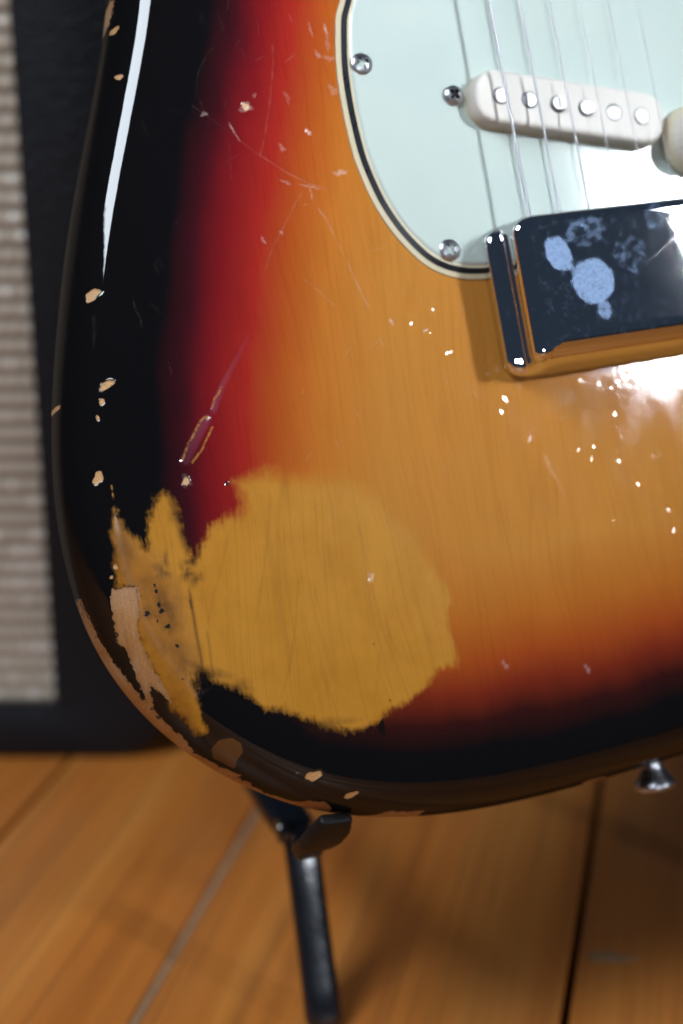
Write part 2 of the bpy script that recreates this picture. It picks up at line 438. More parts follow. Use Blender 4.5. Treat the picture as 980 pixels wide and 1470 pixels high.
    # the gouge: a groove that opens into two torn lips
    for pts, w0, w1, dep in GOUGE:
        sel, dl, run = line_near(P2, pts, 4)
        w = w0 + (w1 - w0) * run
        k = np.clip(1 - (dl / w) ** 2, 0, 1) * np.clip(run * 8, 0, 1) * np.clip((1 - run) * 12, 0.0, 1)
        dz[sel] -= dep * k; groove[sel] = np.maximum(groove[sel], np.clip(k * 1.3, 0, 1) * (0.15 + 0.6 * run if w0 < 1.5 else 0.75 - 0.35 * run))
    for pts, w in GOLD:
        sel, dl, run = line_near(P2, pts, 2); gold[sel] = np.maximum(gold[sel], np.clip(1.35 - dl / w, 0, 1))
    scr = np.zeros(N)
    for pts, k, w in SCRATCH_GLINT:
        sel, dl, run = line_near(P2, pts, 2)
        br = 0.55 + 0.45 * np.sin(run * rg.uniform(20, 40) + rg.uniform(0, 6)) * np.sin(run * 13 + 1)
        val = np.clip(1.2 - dl / w, 0, 1) * k * br
        scr[sel] = np.maximum(scr[sel], val); dz[sel] -= 0.02 * np.clip(1.2 - dl / w, 0, 1)
    for _ in range(90):                                        # short random hairlines
        x, y = rg.uniform(-150, 10), rg.uniform(60, 275); a = rg.normal(1.3, 0.7); ln = rg.uniform(1, 7)
        pts = [(x, y), (x + ln * cos(a), y + ln * sin(a))]
        sel, dl, run = line_near(P2, pts, 1.2)
        scr[sel] = np.maximum(scr[sel], np.clip(1.1 - dl / 0.32, 0, 1) * rg.uniform(0.1, 0.45) * np.sin(run * pi))
    # crack lines in the worn patch
    crack = np.zeros(N)
    for pts, k, w in CRACKS:
        sel, dl, run = line_near(P2, pts, 2.5); crack[sel] = np.maximum(crack[sel], np.clip(1.25 - dl / w, 0, 1) * k * np.clip(np.sin(run * pi) * 2.5, 0, 1))
    z += np.where(np.arange(N) < m * 2, 0, dz)
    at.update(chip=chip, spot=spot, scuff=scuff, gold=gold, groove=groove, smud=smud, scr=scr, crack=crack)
    V = [np.column_stack([P2, z])]
    idx = np.arange(R * m).reshape(R, m); faces = []
    def strip(a, b):
        faces.append(np.stack([a, np.roll(a, -1), np.roll(b, -1), b], -1))
    for k in range(R - 1): strip(idx[k], idx[k + 1])
    base = R * m
    fe = fore.reshape(R, m)[0]
    # side and back
    prev = idx[0]; extra = []; src = []
    prof = [(0, -RB - 3.0), (0, -THICK + RB)] + [(RA * (1 - cos(t)), -THICK + RB * (1 - sin(t))) for t in np.linspace(0, pi / 2, 12)[1:]] + [(60, -THICK), (None, -THICK)]
    for pe, pz in prof:
        pp = Bd + Dv * (L[:, None] * 0.999 if pe is None else pe)
        zz = np.full(m, pz)
        if pz > -THICK + RB: zz = np.minimum(zz, -RB - fe - 1.0)
        extra.append(np.column_stack([pp, zz])); src.append(idx[0])
        cur = base + np.arange(m); base += m
        strip(cur, prev); prev = cur
    allv = np.vstack(V + extra)
    me = mesh_np('body', allv * MM, np.vstack(faces))
    for k, a in at.items():
        a = np.concatenate([a] + [a[:m]] * len(prof)).astype(np.float32)
        me.attributes.new(k, 'FLOAT', 'POINT').data.foreach_set('value', a)
    return me

FOREARM = [(-105.0,293.1),(-184.8,135.1)]
WEAR = [(-174.5,113.7),(-174.0,110.6),(-172.7,108.3),(-169.5,104.9),(-168.0,102.1),(-166.5,100.0),(-165.5,103.4),(-163.8,110.1),(-162.0,114.1),(-158.9,116.8),(-156.8,115.2),(-156.0,110.3),(-155.7,104.9),(-154.9,99.4),(-153.6,94.7),(-151.5,95.6),(-149.2,99.5),(-146.2,103.7),(-141.6,106.0),(-137.2,105.7),(-134.5,108.3),(-134.4,113.3),(-135.9,116.1),(-132.7,116.7),(-129.5,116.8),(-125.7,117.5),(-122.4,116.1),(-119.5,114.1),(-113.4,112.7),(-106.5,112.5),(-100.9,111.1),(-95.6,107.6),(-91.9,103.6),(-87.8,98.9),(-84.2,94.9),(-81.8,90.0),(-79.6,85.3),(-77.4,80.2),(-76.0,76.1),(-73.8,71.4),(-72.6,68.4),(-74.1,66.0),(-75.1,63.5),(-75.5,59.9),(-75.3,56.0),(-74.6,52.5),(-74.6,49.6),(-75.8,46.4),(-78.1,47.1),(-81.0,47.0),(-86.3,43.4),(-92.4,39.5),(-99.3,38.0),(-105.1,35.0),(-111.7,33.8),(-116.5,35.3),(-120.1,36.9),(-123.9,39.0),(-127.9,41.6),(-133.8,45.7),(-139.1,46.1),(-142.0,50.0),(-146.7,54.4),(-151.5,57.1),(-155.4,61.1),(-157.6,63.3),(-159.1,61.0),(-160.1,56.5),(-159.8,50.4),(-158.6,43.7),(-160.0,43.0),(-163.2,47.1),(-165.9,51.6),(-167.3,55.8),(-169.1,59.3),(-170.5,63.7),(-172.7,70.9),(-173.8,77.3),(-172.2,84.8),(-171.7,90.3),(-175.4,90.5),(-176.9,91.0),(-176.5,95.8),(-175.9,102.0)]
WEAR2 = [[(-156.9,37.2),(-154.7,39.8),(-151.1,39.8),(-148.5,37.5),(-148.3,34.6),(-149.9,32.6),(-150.5,29.4),(-152.0,30.5),(-154.0,32.3),(-156.1,33.8)]]
BARE = [[(-178.9,90.6),(-175.4,90.5),(-171.7,90.3),(-172.0,84.8),(-173.6,77.3),(-172.6,70.9),(-170.3,63.7),(-167.3,56.0),(-166.9,53.5),(-169.5,57.2),(-171.8,60.2),(-172.3,57.7),(-171.4,52.2),(-168.7,47.9),(-166.7,44.9),(-164.6,42.7),(-160.6,36.1),(-155.3,31.6),(-152.4,29.6),(-148.3,26.8),(-149.3,26.1),(-145.4,23.0),(-141.2,19.1),(-135.9,16.4),(-131.8,14.5),(-128.5,14.5),(-124.6,13.3),(-121.8,10.9),(-120.9,6.3),(-128.0,6.2),(-148.8,19.9),(-166.0,37.1),(-176.6,52.5),(-183.0,65.9),(-186.8,78.6),(-188.0,88.6),(-186.6,89.3),(-186.2,86.8),(-185.4,83.6),(-184.6,80.6),(-183.6,76.5),(-182.4,73.3),(-180.7,68.9),(-177.7,62.9),(-174.4,56.2),(-173.1,54.9),(-174.2,59.1),(-175.1,61.7),(-176.4,67.3),(-177.2,71.8),(-179.4,74.9),(-179.6,82.7),(-179.7,87.6)],
        [(-110.5,4.6),(-107.0,4.7),(-104.1,5.3),(-98.4,3.7),(-92.1,3.0),(-92.3,1.6),(-93.0,-0.4),(-100.3,-0.1),(-107.3,1.5)],
        [(-34.6,-1.4),(-31.2,-0.6),(-25.6,-1.3),(-22.1,-3.9),(-26.5,-4.6),(-29.8,-4.6)],
        [(-143.9,275.6),(-143.5,273.3),(-145.1,269.0),(-146.3,266.4),(-147.4,266.3),(-145.8,271.2)]]
BROWN = [(-173.3,116.4),(-168.2,104.9),(-161.8,97.4),(-157.8,88.6),(-156.4,79.3),(-156.5,64.4),(-159.3,41.1),(-167.4,41.8),(-182.8,66.9),(-181.1,101.0)]
CHIPS = [(-145.8,262.8,1.2,1.1,20),(-148.2,246.2,1.2,0.9,0),(-111.0,232.2,1.2,1.3,0),(-168.7,179.4,2.3,1.6,28),(-169.8,151.4,2.4,1.15,30),(-172.1,146.7,0.9,1.1,0),(-174.1,142.1,0.6,0.8,0),(-177.1,124.3,1.35,2.1,-20),(-151.1,119.0,1.2,1.2,0),(-183.5,148.4,0.8,0.7,0),(-127.8,22.8,2.5,1.6,5),(-116.5,14.1,2.4,0.9,5),(-176.7,97.1,0.6,1.0,15),(-178.3,94.3,0.5,0.7,0),(-189.8,39.7,0.8,0.5,0)]
SPOTS = [(-166.1,87.8,0.65,0.6,0),(-170.0,81.7,0.95,0.75,0),(-166.0,83.7,0.5,1.1,15),(-165.5,81.7,0.9,0.7,-20),(-167.3,79.0,0.3,0.7,-15),(-164.5,76.8,0.75,0.75,0),(-162.8,70.5,0.75,0.5,-20),(-138.8,116.4,0.55,0.6,0),(-103.4,32.7,1.2,2.3,-12),(-166.2,89.7,0.4,0.7,0),(-162.9,60.3,0.4,0.4,0),(-161.6,61.5,0.3,0.3,0),(-170.3,49.5,0.4,0.9,30),(-172.0,52.5,0.3,0.5,20),(-179.6,81.0,0.3,0.9,20),(-179.2,77.3,0.35,0.9,25),(-99.1,40.6,0.4,0.35,0),(-101.2,58.9,0.3,0.3,0)]
SCUFFS = [(-111.0,232.0,1.7,1.7,0,0.35),(-83.5,208.4,2.2,0.7,5,0.5),(-85.1,208.4,1.6,0.4,0,0.35),(-84.2,246.9,0.7,1.4,10,0.35),(-81.2,235.1,1.2,2.0,10,0.25),(-80.4,245.5,2.0,0.8,0,0.25),(-80.1,251.0,0.8,3.0,0,0.2),(-85.2,255.4,0.35,2.0,10,0.3),(-80.1,255.1,0.5,1.2,10,0.7),(-92.0,222.3,0.55,1.2,15,0.9),(-101.7,218.0,0.9,1.1,0,0.3),(-97.0,234.0,0.9,1.6,0,0.15),(-102.5,207.1,1.6,0.5,-25,0.35),(-94.8,205.0,2.6,0.45,-20,0.35),(-94.9,202.8,0.4,2.0,0,0.3),(-98.1,79.9,1.0,1.3,20,0.5),(-64.8,154.6,0.8,0.5,20,0.7),(-75.7,158.7,0.35,1.2,15,0.6),(-124.9,230.9,0.9,0.6,30,0.5),(-107.6,235.5,0.8,0.5,30,0.3),(-116.5,224.9,0.35,2.4,25,0.5),(-113.2,189.6,0.35,1.6,25,0.35),(-106.9,191.4,0.5,0.6,0,0.4),(-132.6,24.9,0.4,0.4,0,0.2),(-58.2,43.6,0.8,1.4,20,0.4),(-29.5,36.6,0.7,1.4,20,0.45),(-151.1,119.0,1.6,1.6,0,0.15)]
DENTS = [(-137.2,45.5,1.9,0.2,1.5,10),(-104.4,32.7,2.2,0.2,1.5,-10),(-98.2,79.7,1.4,0.25,1.2,0),(-138.8,116.4,0.8,0.35,1,0),(-68.6,157.6,0.9,0.1,1.3,0),(-60.1,161.1,0.8,0.1,1,0),(-62.5,154.0,0.8,0.1,1,0),(-56.9,146.9,0.9,0.12,1.2,0),(-64.6,114.5,0.9,0.1,1.4,0),(-40.4,128.9,1.3,0.12,2.0,35),(-42.7,125.0,1.0,0.09,1.8,30),(-34.4,115.6,0.9,0.1,2.4,-25),(-13.6,105.4,1.0,0.12,1.2,0),(-12.0,109.2,0.9,0.1,1,0),(-17.8,108.9,0.8,0.1,1,0),(-3.7,103.1,0.9,0.1,1.2,0),(1.7,94.2,0.9,0.1,1.2,0),(11.0,84.0,1.2,0.12,1.4,30),(11.7,77.0,1.4,0.12,1.6,60),(12.0,70.4,1.4,0.1,2.0,60),(-9.8,83.7,0.9,0.1,1,0),(12.7,102.5,1.1,0.1,1,0),(-2.0,119.1,1.0,0.1,1.2,0),(-45.3,142.5,1.0,0.12,2.0,-10),(-58.2,146.8,0.8,0.1,1,0),(-92.4,222.4,1.0,0.1,1.6,0)]
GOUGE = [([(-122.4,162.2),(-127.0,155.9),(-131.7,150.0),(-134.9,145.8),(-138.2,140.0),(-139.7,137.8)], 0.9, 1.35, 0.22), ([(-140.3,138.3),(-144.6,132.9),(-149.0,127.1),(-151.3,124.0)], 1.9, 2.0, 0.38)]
GOLD = [([(-173.7,121.4),(-173.7,120.1)], 0.25),([(-173.9,119.1),(-173.8,117.4)], 0.2),([(-174.3,114.9),(-173.8,112.9),(-173.0,113.6)], 0.35),([(-134.9,145.8),(-136.4,143.7),(-137.7,143.0),(-138.5,141.1),(-139.0,140.5)], 0.30), ([(-140.7,137.5),(-142.3,137.3),(-143.5,136.4),(-146.2,132.7),(-149.0,129.2),(-149.8,127.6),(-151.0,125.7)], 0.34), ([(-140.0,134.2),(-142.1,131.2),(-144.4,127.9),(-148.2,124.4)], 0.30)]
SCRATCH_GLINT = [([(-116.7,252.9),(-121.1,248.8),(-124.5,243.9),(-126.2,238.5),(-125.3,234.5),(-124.8,231.1)], .5, .28),([(-128.1,233.8),(-124.9,230.9),(-117.7,224.5),(-110.9,217.7),(-101.5,210.1),(-95.7,206.4),(-89.6,203.8)], .55, .28),([(-98.7,251.1),(-99.5,245.5),(-102.5,234.5),(-104.7,227.9),(-107.0,221.4),(-109.4,216.2)], .6, .26),([(-95.8,205.5),(-100.3,200.6),(-106.5,192.3),(-111.3,186.1),(-114.6,179.8)], .5, .26),([(-93.3,197.6),(-91.1,193.3),(-89.7,188.2),(-87.0,179.8),(-84.3,170.2),(-82.7,164.8)], .75, .3),([(-101.9,175.7),(-97.7,171.1),(-94.0,166.6)], .6, .26),([(-118.3,221.2),(-119.1,215.8),(-119.9,210.1)], .35, .26),([(-157.3,176.3),(-157.2,173.1),(-156.0,169.9),(-156.3,167.2)], .7, .3),([(-150.1,155.8),(-149.6,153.5),(-149.7,151.8)], .5, .3),([(-136.3,232.7),(-133.0,232.9),(-131.7,231.2)], .25, .3),([(-169.8,172.7),(-170.5,167.4),(-171.5,163.2)], .35, .5),([(-101.7,125.1),(-100.7,120.5)], .6, .3),([(-76.0,159.9),(-75.5,157.5)], .8, .3),([(-80.7,154.1),(-79.9,152.0)], .6, .3),([(-31.0,109.3),(-28.7,101.9),(-25.9,93.9)], .45, .4),([(-35.3,113.4),(-32.9,117.7)], .8, .5),([(-109.3,251.1),(-108.4,247.2)], .3, .3),([(-85.1,255.9),(-84.9,253.1)], .5, .3),([(-114.7,262.6),(-113.9,257.2)], .3, .4),([(-149.2,186.0),(-144.2,189.7),(-139.1,190.9)], .15, .3),([(-147.0,186.1),(-146.4,184.8)], .5, .3),([(-161.1,54.6),(-158.8,55.4),(-157.3,55.5)], .8, .45),([(-160.8,53.4),(-157.9,54.4),(-155.4,56.0)], .4, .3)]  # scratches, plus one faint upright streak in the black painting a reflection
CRACKS = [([(-156.1,88.3),(-156.1,83.5),(-156.2,78.2),(-156.3,71.8),(-156.2,66.0),(-156.6,59.0)], .62, .55),([(-156.4,84.0),(-156.3,80.1)], .9, .5),([(-152.9,74.4),(-153.0,69.0),(-153.5,61.6),(-153.3,58.3)], .4, .4),([(-140.3,102.3),(-145.0,91.2),(-149.5,82.3),(-153.1,73.3)], .12, .5),([(-125.3,112.9),(-128.3,100.2),(-132.2,87.8),(-137.9,71.5)], .15, .45),([(-121.2,85.8),(-124.7,71.1),(-129.6,56.8),(-133.6,48.9)], .17, .45),([(-122.4,77.3),(-123.0,62.0),(-122.4,46.6)], .10, .5),([(-109.4,97.0),(-110.4,79.5),(-111.3,57.5)], .08, .6),([(-99.4,57.4),(-101.9,49.0),(-104.3,40.6)], .1, .5)]

SMUDGE = [(-153.8,94.7,2.6,1.6,35,0.9),(-155.9,91.7,3.2,2.6,20,0.8),(-153.2,89.5,2.4,2.2,0,0.7),(-163.5,93.0,2.2,2.6,20,0.7),(-161.6,96.1,1.2,2.8,0,0.6),(-164.4,83.4,2.6,6.0,10,0.5),(-169.2,81.3,3.0,1.8,0,0.5),(-164.3,76.5,2.2,2.6,0,0.4),(-156.4,110.4,2.0,5.5,12,0.6),(-155.2,102.7,1.4,6.0,10,0.6),(-154.6,60.7,6,2.6,-35,0.6),(-120.7,37.5,8,2.2,-8,0.5),(-145.8,54.7,5,2.0,-25,0.5)]
def body_material():
    t = NT('sunburst_lacquer')
    tc = t.new('ShaderNodeTexCoord').outputs['Object']
    P = t.coord((1000, 1000, 1000), vec=tc)                    # millimetres
    n_soft = t.noise(t.coord((0.05, 0.02, 0.05), vec=P), 1, 3)
    n_fine = t.noise(t.coord((2.2, 2.2, 2.2), vec=P), 1, 3, 0.6)
    # alder grain along the neck axis
    warp = t.noise(t.coord((0.018, 0.006, 0.0), vec=P), 1, 2, out=1)
    wv = t.new('ShaderNodeVectorMath', operation='MULTIPLY_ADD'); t.put(wv.inputs[0], warp); wv.inputs[1].default_value = (26, 0, 0); t.put(wv.inputs[2], P)
    g1 = t.noise(t.coord((0.34, 0.006, 0.0), vec=wv.outputs[0]), 1, 2, 0.55)
    lines = t.sub(1.0, t.step(t.math('ABSOLUTE', t.sub(t.math('FRACT', t.mul(g1, 5.0)), 0.5)), 0.0, 0.10))
    g2 = t.noise(t.coord((1.3, 0.035, 0.0), vec=wv.outputs[0]), 1, 3, 0.6)
    pores = t.step(t.noise(t.coord((3.4, 0.33, 0.0), vec=P), 1, 2, 0.6), 0.60, 0.74)
    big = t.noise(t.coord((0.06, 0.03, 0.0), vec=P), 1, 3, 0.55)
    # burst
    b = t.add(t.attr('burst'), t.mul(t.sub(n_soft, 0.5), 9.0))
    b = t.add(b, t.mul(t.sub(n_fine, 0.5), 2.2))
    fin = t.ramp(t.mul(b, 1 / 80.0), [(0.0, (0.0042, 0.0038, 0.0040)), (0.215, (0.0045, 0.0040, 0.0046)), (0.30, (0.040, 0.0050, 0.0080)), (0.385, (0.165, 0.0080, 0.0105)), (0.49, (0.300, 0.019, 0.0125)), (0.60, (0.355, 0.074, 0.012)), (0.72, (0.430, 0.142, 0.020)), (0.95, (0.440, 0.183, 0.032))])
    tailfin = t.ramp(t.mul(b, 1 / 80.0), [(0.0, (0.0042, 0.0038, 0.0040)), (0.20, (0.0048, 0.0040, 0.0042)), (0.31, (0.034, 0.0065, 0.0048)), (0.43, (0.175, 0.022, 0.0080)), (0.55, (0.315, 0.060, 0.0100)), (0.70, (0.385, 0.118, 0.0155)), (0.95, (0.440, 0.183, 0.032))])
    fin = t.mix(t.step(t.attr('bassw'), 0.0, 0.6), tailfin, fin)
    ring = t.noise(t.coord((0.034, 0.0016, 0.0), vec=wv.outputs[0]), 1, 2, 0.45)
    arcs = t.sub(1.0, t.step(t.math('ABSOLUTE', t.sub(t.math('FRACT', t.mul(ring, 12.0)), 0.5)), 0.0, 0.09))
    lines = t.math('MAXIMUM', lines, t.mul(arcs, t.add(t.mul(n_soft, 1.2), 0.25)))
    gm = t.add(t.mul(lines, 0.20), t.add(t.mul(t.step(g2, 0.45, 0.75), 0.20), t.mul(pores, 0.16)))
    fin = t.mix(t.mul(gm, 0.9), fin, t.mix(1.0, fin, (0.62, 0.50, 0.42), 'MULTIPLY'))
    fin = t.mix(t.mul(t.step(big, 0.4, 0.75), 0.22), fin, t.mix(1.0, fin, (1.25, 1.18, 1.3), 'MULTIPLY'))
    amb0 = t.step(t.attr('burst'), 20.0, 55.0)
    # worn-through patch: yellow sealer with a ragged, brushed edge
    streak = t.noise(t.coord((0.75, 0.13, 0.0), vec=P), 1, 3, 0.6)
    blot = t.noise(t.coord((0.22, 0.22, 0.0), vec=P), 1, 4, 0.65)
    fray = t.add(t.mul(t.sub(streak, 0.5), 3.4), t.mul(t.sub(blot, 0.5), 5.5))
    wsum = t.math('DIVIDE', t.add(t.add(t.attr('wear'), fray), 0.2), t.add(t.mul(t.attr('wsoft'), 2.2), 1.0))
    wear = t.step(wsum, -1.5, 1.5)
    w2 = t.mul(t.step(t.add(t.attr('wear2'), t.mul(t.sub(n_fine, 0.5), 1.5)), -0.3, 0.3), 0.30)
    mott = t.noise(t.coord((0.09, 0.05, 0.0), vec=P), 1, 4, 0.65)
    yel = t.mix(t.step(mott, 0.3, 0.7), (0.410, 0.172, 0.0130), (0.470, 0.208, 0.0210))
    ym = t.add(t.mul(lines, 0.22), t.add(t.mul(t.step(g2, 0.52, 0.80), 0.12), t.mul(pores, 0.30)))
    yel = t.mix(ym, yel, (0.20, 0.085, 0.012))
    brn = t.step(t.add(t.attr('brown'), t.mul(t.sub(blot, 0.5), 1.0)), -0.3, 0.9)
    bcol = t.mix(t.step(t.noise(t.coord((0.10, 0.07, 0.0), vec=P), 1, 4, 0.6), 0.35, 0.72), (0.31, 0.120, 0.012), (0.15, 0.055, 0.009))
    yel = t.mix(t.mul(brn, 0.85), yel, bcol)  # brown stain, with the unlit roundover's shade painted in as well
    c = t.mix(wear, fin, yel)
    c = t.mix(w2, c, (0.30, 0.12, 0.03))
    c = t.mix(t.mul(t.attr('smud'), t.step(t.add(t.mul(streak, 0.5), t.mul(blot, 0.5)), 0.30, 0.56)), c, (0.030, 0.014, 0.006))
    c = t.mix(t.attr('crack'), c, (0.022, 0.010, 0.005))
    # bare wood
    bare = t.step(t.add(t.attr('bare'), t.mul(t.sub(t.noise(t.coord((0.6, 0.6, 0.6), vec=P), 1, 4, 0.7), 0.5), 2.6)), -0.12, 0.12)
    speck = t.noise(t.coord((3.2, 2.0, 2.5), vec=P), 1, 3, 0.65)
    wood = t.mix(t.step(speck, 0.35, 0.7), (0.285, 0.125, 0.036), (0.43, 0.205, 0.068))
    wood = t.mix(t.mul(t.step(blot, 0.45, 0.7), 0.35), wood, (0.40, 0.24, 0.115))
    wood = t.mix(t.step(speck, 0.66, 0.76), wood, (0.15, 0.065, 0.022))
    wood = t.mix(t.mul(t.step(g2, 0.45, 0.72), 0.45), wood, (0.20, 0.085, 0.026))
    wood = t.mix(t.step(t.attr('bare'), 1.3, 0.0, 0.0, 0.45), wood, (0.16, 0.065, 0.02))
    wood = t.mix(t.mul(t.step(mott, 0.45, 0.68), 0.40), wood, (0.46, 0.32, 0.205))  # pale greyish patches paint a whitish sheen into the wood colour
    c = t.mix(bare, c, wood)
    chip = t.step(t.add(t.attr('chip'), t.mul(t.sub(n_fine, 0.5), 0.5)), -0.10, 0.10)
    cw = t.mix(t.step(speck, 0.3, 0.7), (0.36, 0.165, 0.045), (0.64, 0.39, 0.17))
    cw = t.mix(t.step(t.attr('chip'), 0.45, 0.0, 0.0, 0.6), cw, (0.25, 0.11, 0.035))
    c = t.mix(chip, c, cw)
    spot = t.step(t.add(t.attr('spot'), t.mul(t.sub(n_fine, 0.5), 0.4)), -0.10, 0.10)
    c = t.mix(spot, c, (0.007, 0.005, 0.004))
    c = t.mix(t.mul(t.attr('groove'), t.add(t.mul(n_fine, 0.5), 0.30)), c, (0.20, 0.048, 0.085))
    c = t.mix(t.mul(t.mul(t.attr('gold'), 0.7), t.step(t.noise(t.coord((0.7, 0.7, 0.7), vec=P), 1, 3, 0.7), 0.33, 0.60)), c, (0.52, 0.27, 0.055))
    scr = t.attr('scr'); scf = t.mul(t.attr('scuff'), t.step(n_fine, 0.3, 0.6))
    c = t.mix(t.mul(scr, t.add(t.mul(amb0, 0.26), 0.06)), c, (0.62, 0.42, 0.36))
    c = t.mix(t.mul(scf, 0.75), c, (0.70, 0.55, 0.50))
    raw = t.math('MAXIMUM', bare, chip)
    coat = t.mul(t.sub(1.0, raw), t.sub(1.0, t.mul(wear, t.add(t.mul(brn, 0.55), 0.35))))
    amb = t.step(t.attr('burst'), 30.0, 62.0)
    haze = t.noise(t.coord((0.11, 0.07, 0.1), vec=P), 1, 4, 0.6)
    cr = t.add(t.mul(wear, 0.12), t.add(t.mul(t.mul(t.step(haze, 0.35, 0.7), amb), 0.04), t.add(t.mul(amb, 0.025), 0.03)))
    cr = t.add(cr, t.mul(t.math('MAXIMUM', scr, scf), 0.3))
    edge = t.attr('edge'); cr = t.add(cr, t.mul(edge, 0.24)); cr = t.add(cr, t.mul(t.mul(brn, wear), 0.2))
    coat = t.mul(coat, t.sub(1.0, t.mul(edge, 0.72)))
    coat = t.mul(coat, t.sub(1.0, t.mul(t.attr('groove'), 0.6))); cr = t.add(cr, t.mul(t.attr('groove'), 0.25))
    rough = t.mixf(raw, t.mixf(wear, 0.42, 0.36), 0.44)
    micro = t.noise(t.coord((1.5, 0.8, 1.0), vec=P), 1, 3, 0.6)
    peel = t.noise(t.coord((0.16, 0.12, 0.16), vec=P), 1, 2, 0.5)
    nrm = t.bump(t.add(t.mul(t.mul(micro, amb), 0.008), t.mul(peel, 0.035)), 1.0, 0.001)
    nb = t.bump(t.add(t.mul(speck, raw), t.mul(streak, t.mul(wear, 0.06))), 0.35, 0.0004)
    return t.set(color=c, rough=rough, spec=t.mul(t.math('MAXIMUM', raw, t.mul(wear, 0.12)), 0.6), coat=coat, coat_rough=cr, normal=nb, coat_normal=nrm, coat_ior=1.5)
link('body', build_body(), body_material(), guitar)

# pickguard: three plies with a bevelled edge
def smooth_closed(pts, step=1.0, sig=2.0):
    p = np.array(pts, float); n = len(p); o = []
    for i in range(n):
        p0, p1, p2, p3 = p[i - 1], p[i], p[(i + 1) % n], p[(i + 2) % n]
        for t in np.linspace(0, 1, 16, endpoint=False):
            o.append(0.5 * ((2 * p1) + (p2 - p0) * t + (2 * p0 - 5 * p1 + 4 * p2 - p3) * t * t + (3 * p1 - p0 - 3 * p2 + p3) * t ** 3))
    o = np.array(o)
    def even(o):
        oo = np.vstack([o, o[:1]]); d = np.r_[0, np.cumsum(np.linalg.norm(np.diff(oo, axis=0), axis=1))]; m = int(d[-1] / step)
        s = np.arange(m) * d[-1] / m
        return np.stack([np.interp(s, d, oo[:, k]) for k in (0, 1)], 1)
    o = even(o); K = int(sig * 4); k = np.arange(-K, K + 1); g = np.exp(-(k * step / sig) ** 2 / 2); g /= g.sum()
    pad = np.vstack([o[-K:], o, o[:K]])
    return even(np.stack([np.convolve(pad[:, c], g, 'valid') for c in (0, 1)], 1))
def inset(o, d):
    t = np.roll(o, -1, 0) - np.roll(o, 1, 0); t /= np.linalg.norm(t, axis=1)[:, None]
    nrm = np.stack([-t[:, 1], t[:, 0]], 1)
    area = 0.5 * np.sum(o[:, 0] * np.roll(o[:, 1], -1) - np.roll(o[:, 0], -1) * o[:, 1])
    return o + nrm * d * (1 if area > 0 else -1)
PG_LEFT = [(-73.1,273.4),(-76.3,257.7),(-78.8,243.1),(-79.4,231.9),(-79.2,222.1),(-78.4,212.2),(-76.5,203.6),(-74.0,195.6),(-70.0,187.4),(-65.6,181.0),(-61.1,175.9),(-55.5,172.1),(-48.8,169.7),(-42.2,168.8)]
PG = PG_LEFT + [(-35, 168.6), (-20, 169), (0, 169), (20, 169), (34, 167), (40, 163), (55, 148), (76, 120), (96, 92), (114, 76), (126, 84), (129, 110), (127, 150), (119, 195), (106, 240), (100, 280), (106, 318), (116, 350), (112, 372), (95, 372), (62, 352), (30, 340), (0, 338), (-30, 342), (-56, 366), (-84, 404), (-104, 428), (-118, 420), (-120, 390), (-108, 345), (-92, 312)]
pgo = smooth_closed(PG, 1.0, 1.6)
def ply(name, prof, mat, parent, cap):
    rings = [[(x * MM, y * MM, z * MM) for x, y in inset(pgo, d)] for d, z in prof]
    return link(name, loft(name, rings, (False, cap), True, 25), mat, parent)
def mint():
    t = NT('mint_plastic')
    v = t.coord((1000, 1000, 1000)); nz = t.noise(t.coord((0.03, 0.03, 0.03), vec=v), 1, 3); fn = t.noise(t.coord((1.2, 1.2, 1), vec=v), 1, 4, 0.65)
    c = t.mix(nz, (0.43, 0.515, 0.485), (0.52, 0.588, 0.545))
    pe = t.noise(t.coord((0.022, 0.016, 0.03), vec=v), 1, 1)
    return t.set(color=c, rough=t.add(t.mul(fn, 0.05), 0.06), spec=0.5, normal=t.bump(t.add(t.mul(pe, 0.45), t.mul(fn, 0.003)), 0.7, 0.001))
CREAM_PLY = plain('aged_white_ply', (0.60, 0.53, 0.36), 0.4, noise_scale=200, noise_amt=0.2)
BLACK_PLY = plain('black_ply', (0.010, 0.012, 0.016), 0.3, noise_scale=300, noise_amt=0.3)
pg = ply('pickguard', [(4.3, 1.75), (4.9, 2.25), (5.4, 2.42), (6.2, 2.45)], mint(), guitar, True)
pg['label'] = 'mint green pickguard with black middle ply'
ply('top_ply_edge', [(3.5, 1.70), (4.3, 1.78)], CREAM_PLY, pg, False)
ply('middle_ply', [(1.65, 0.98), (3.5, 1.68)], BLACK_PLY, pg, False)
ply('bottom_ply', [(0.0, 0.02), (0.1, 0.5), (1.65, 0.96)], CREAM_PLY, pg, False)

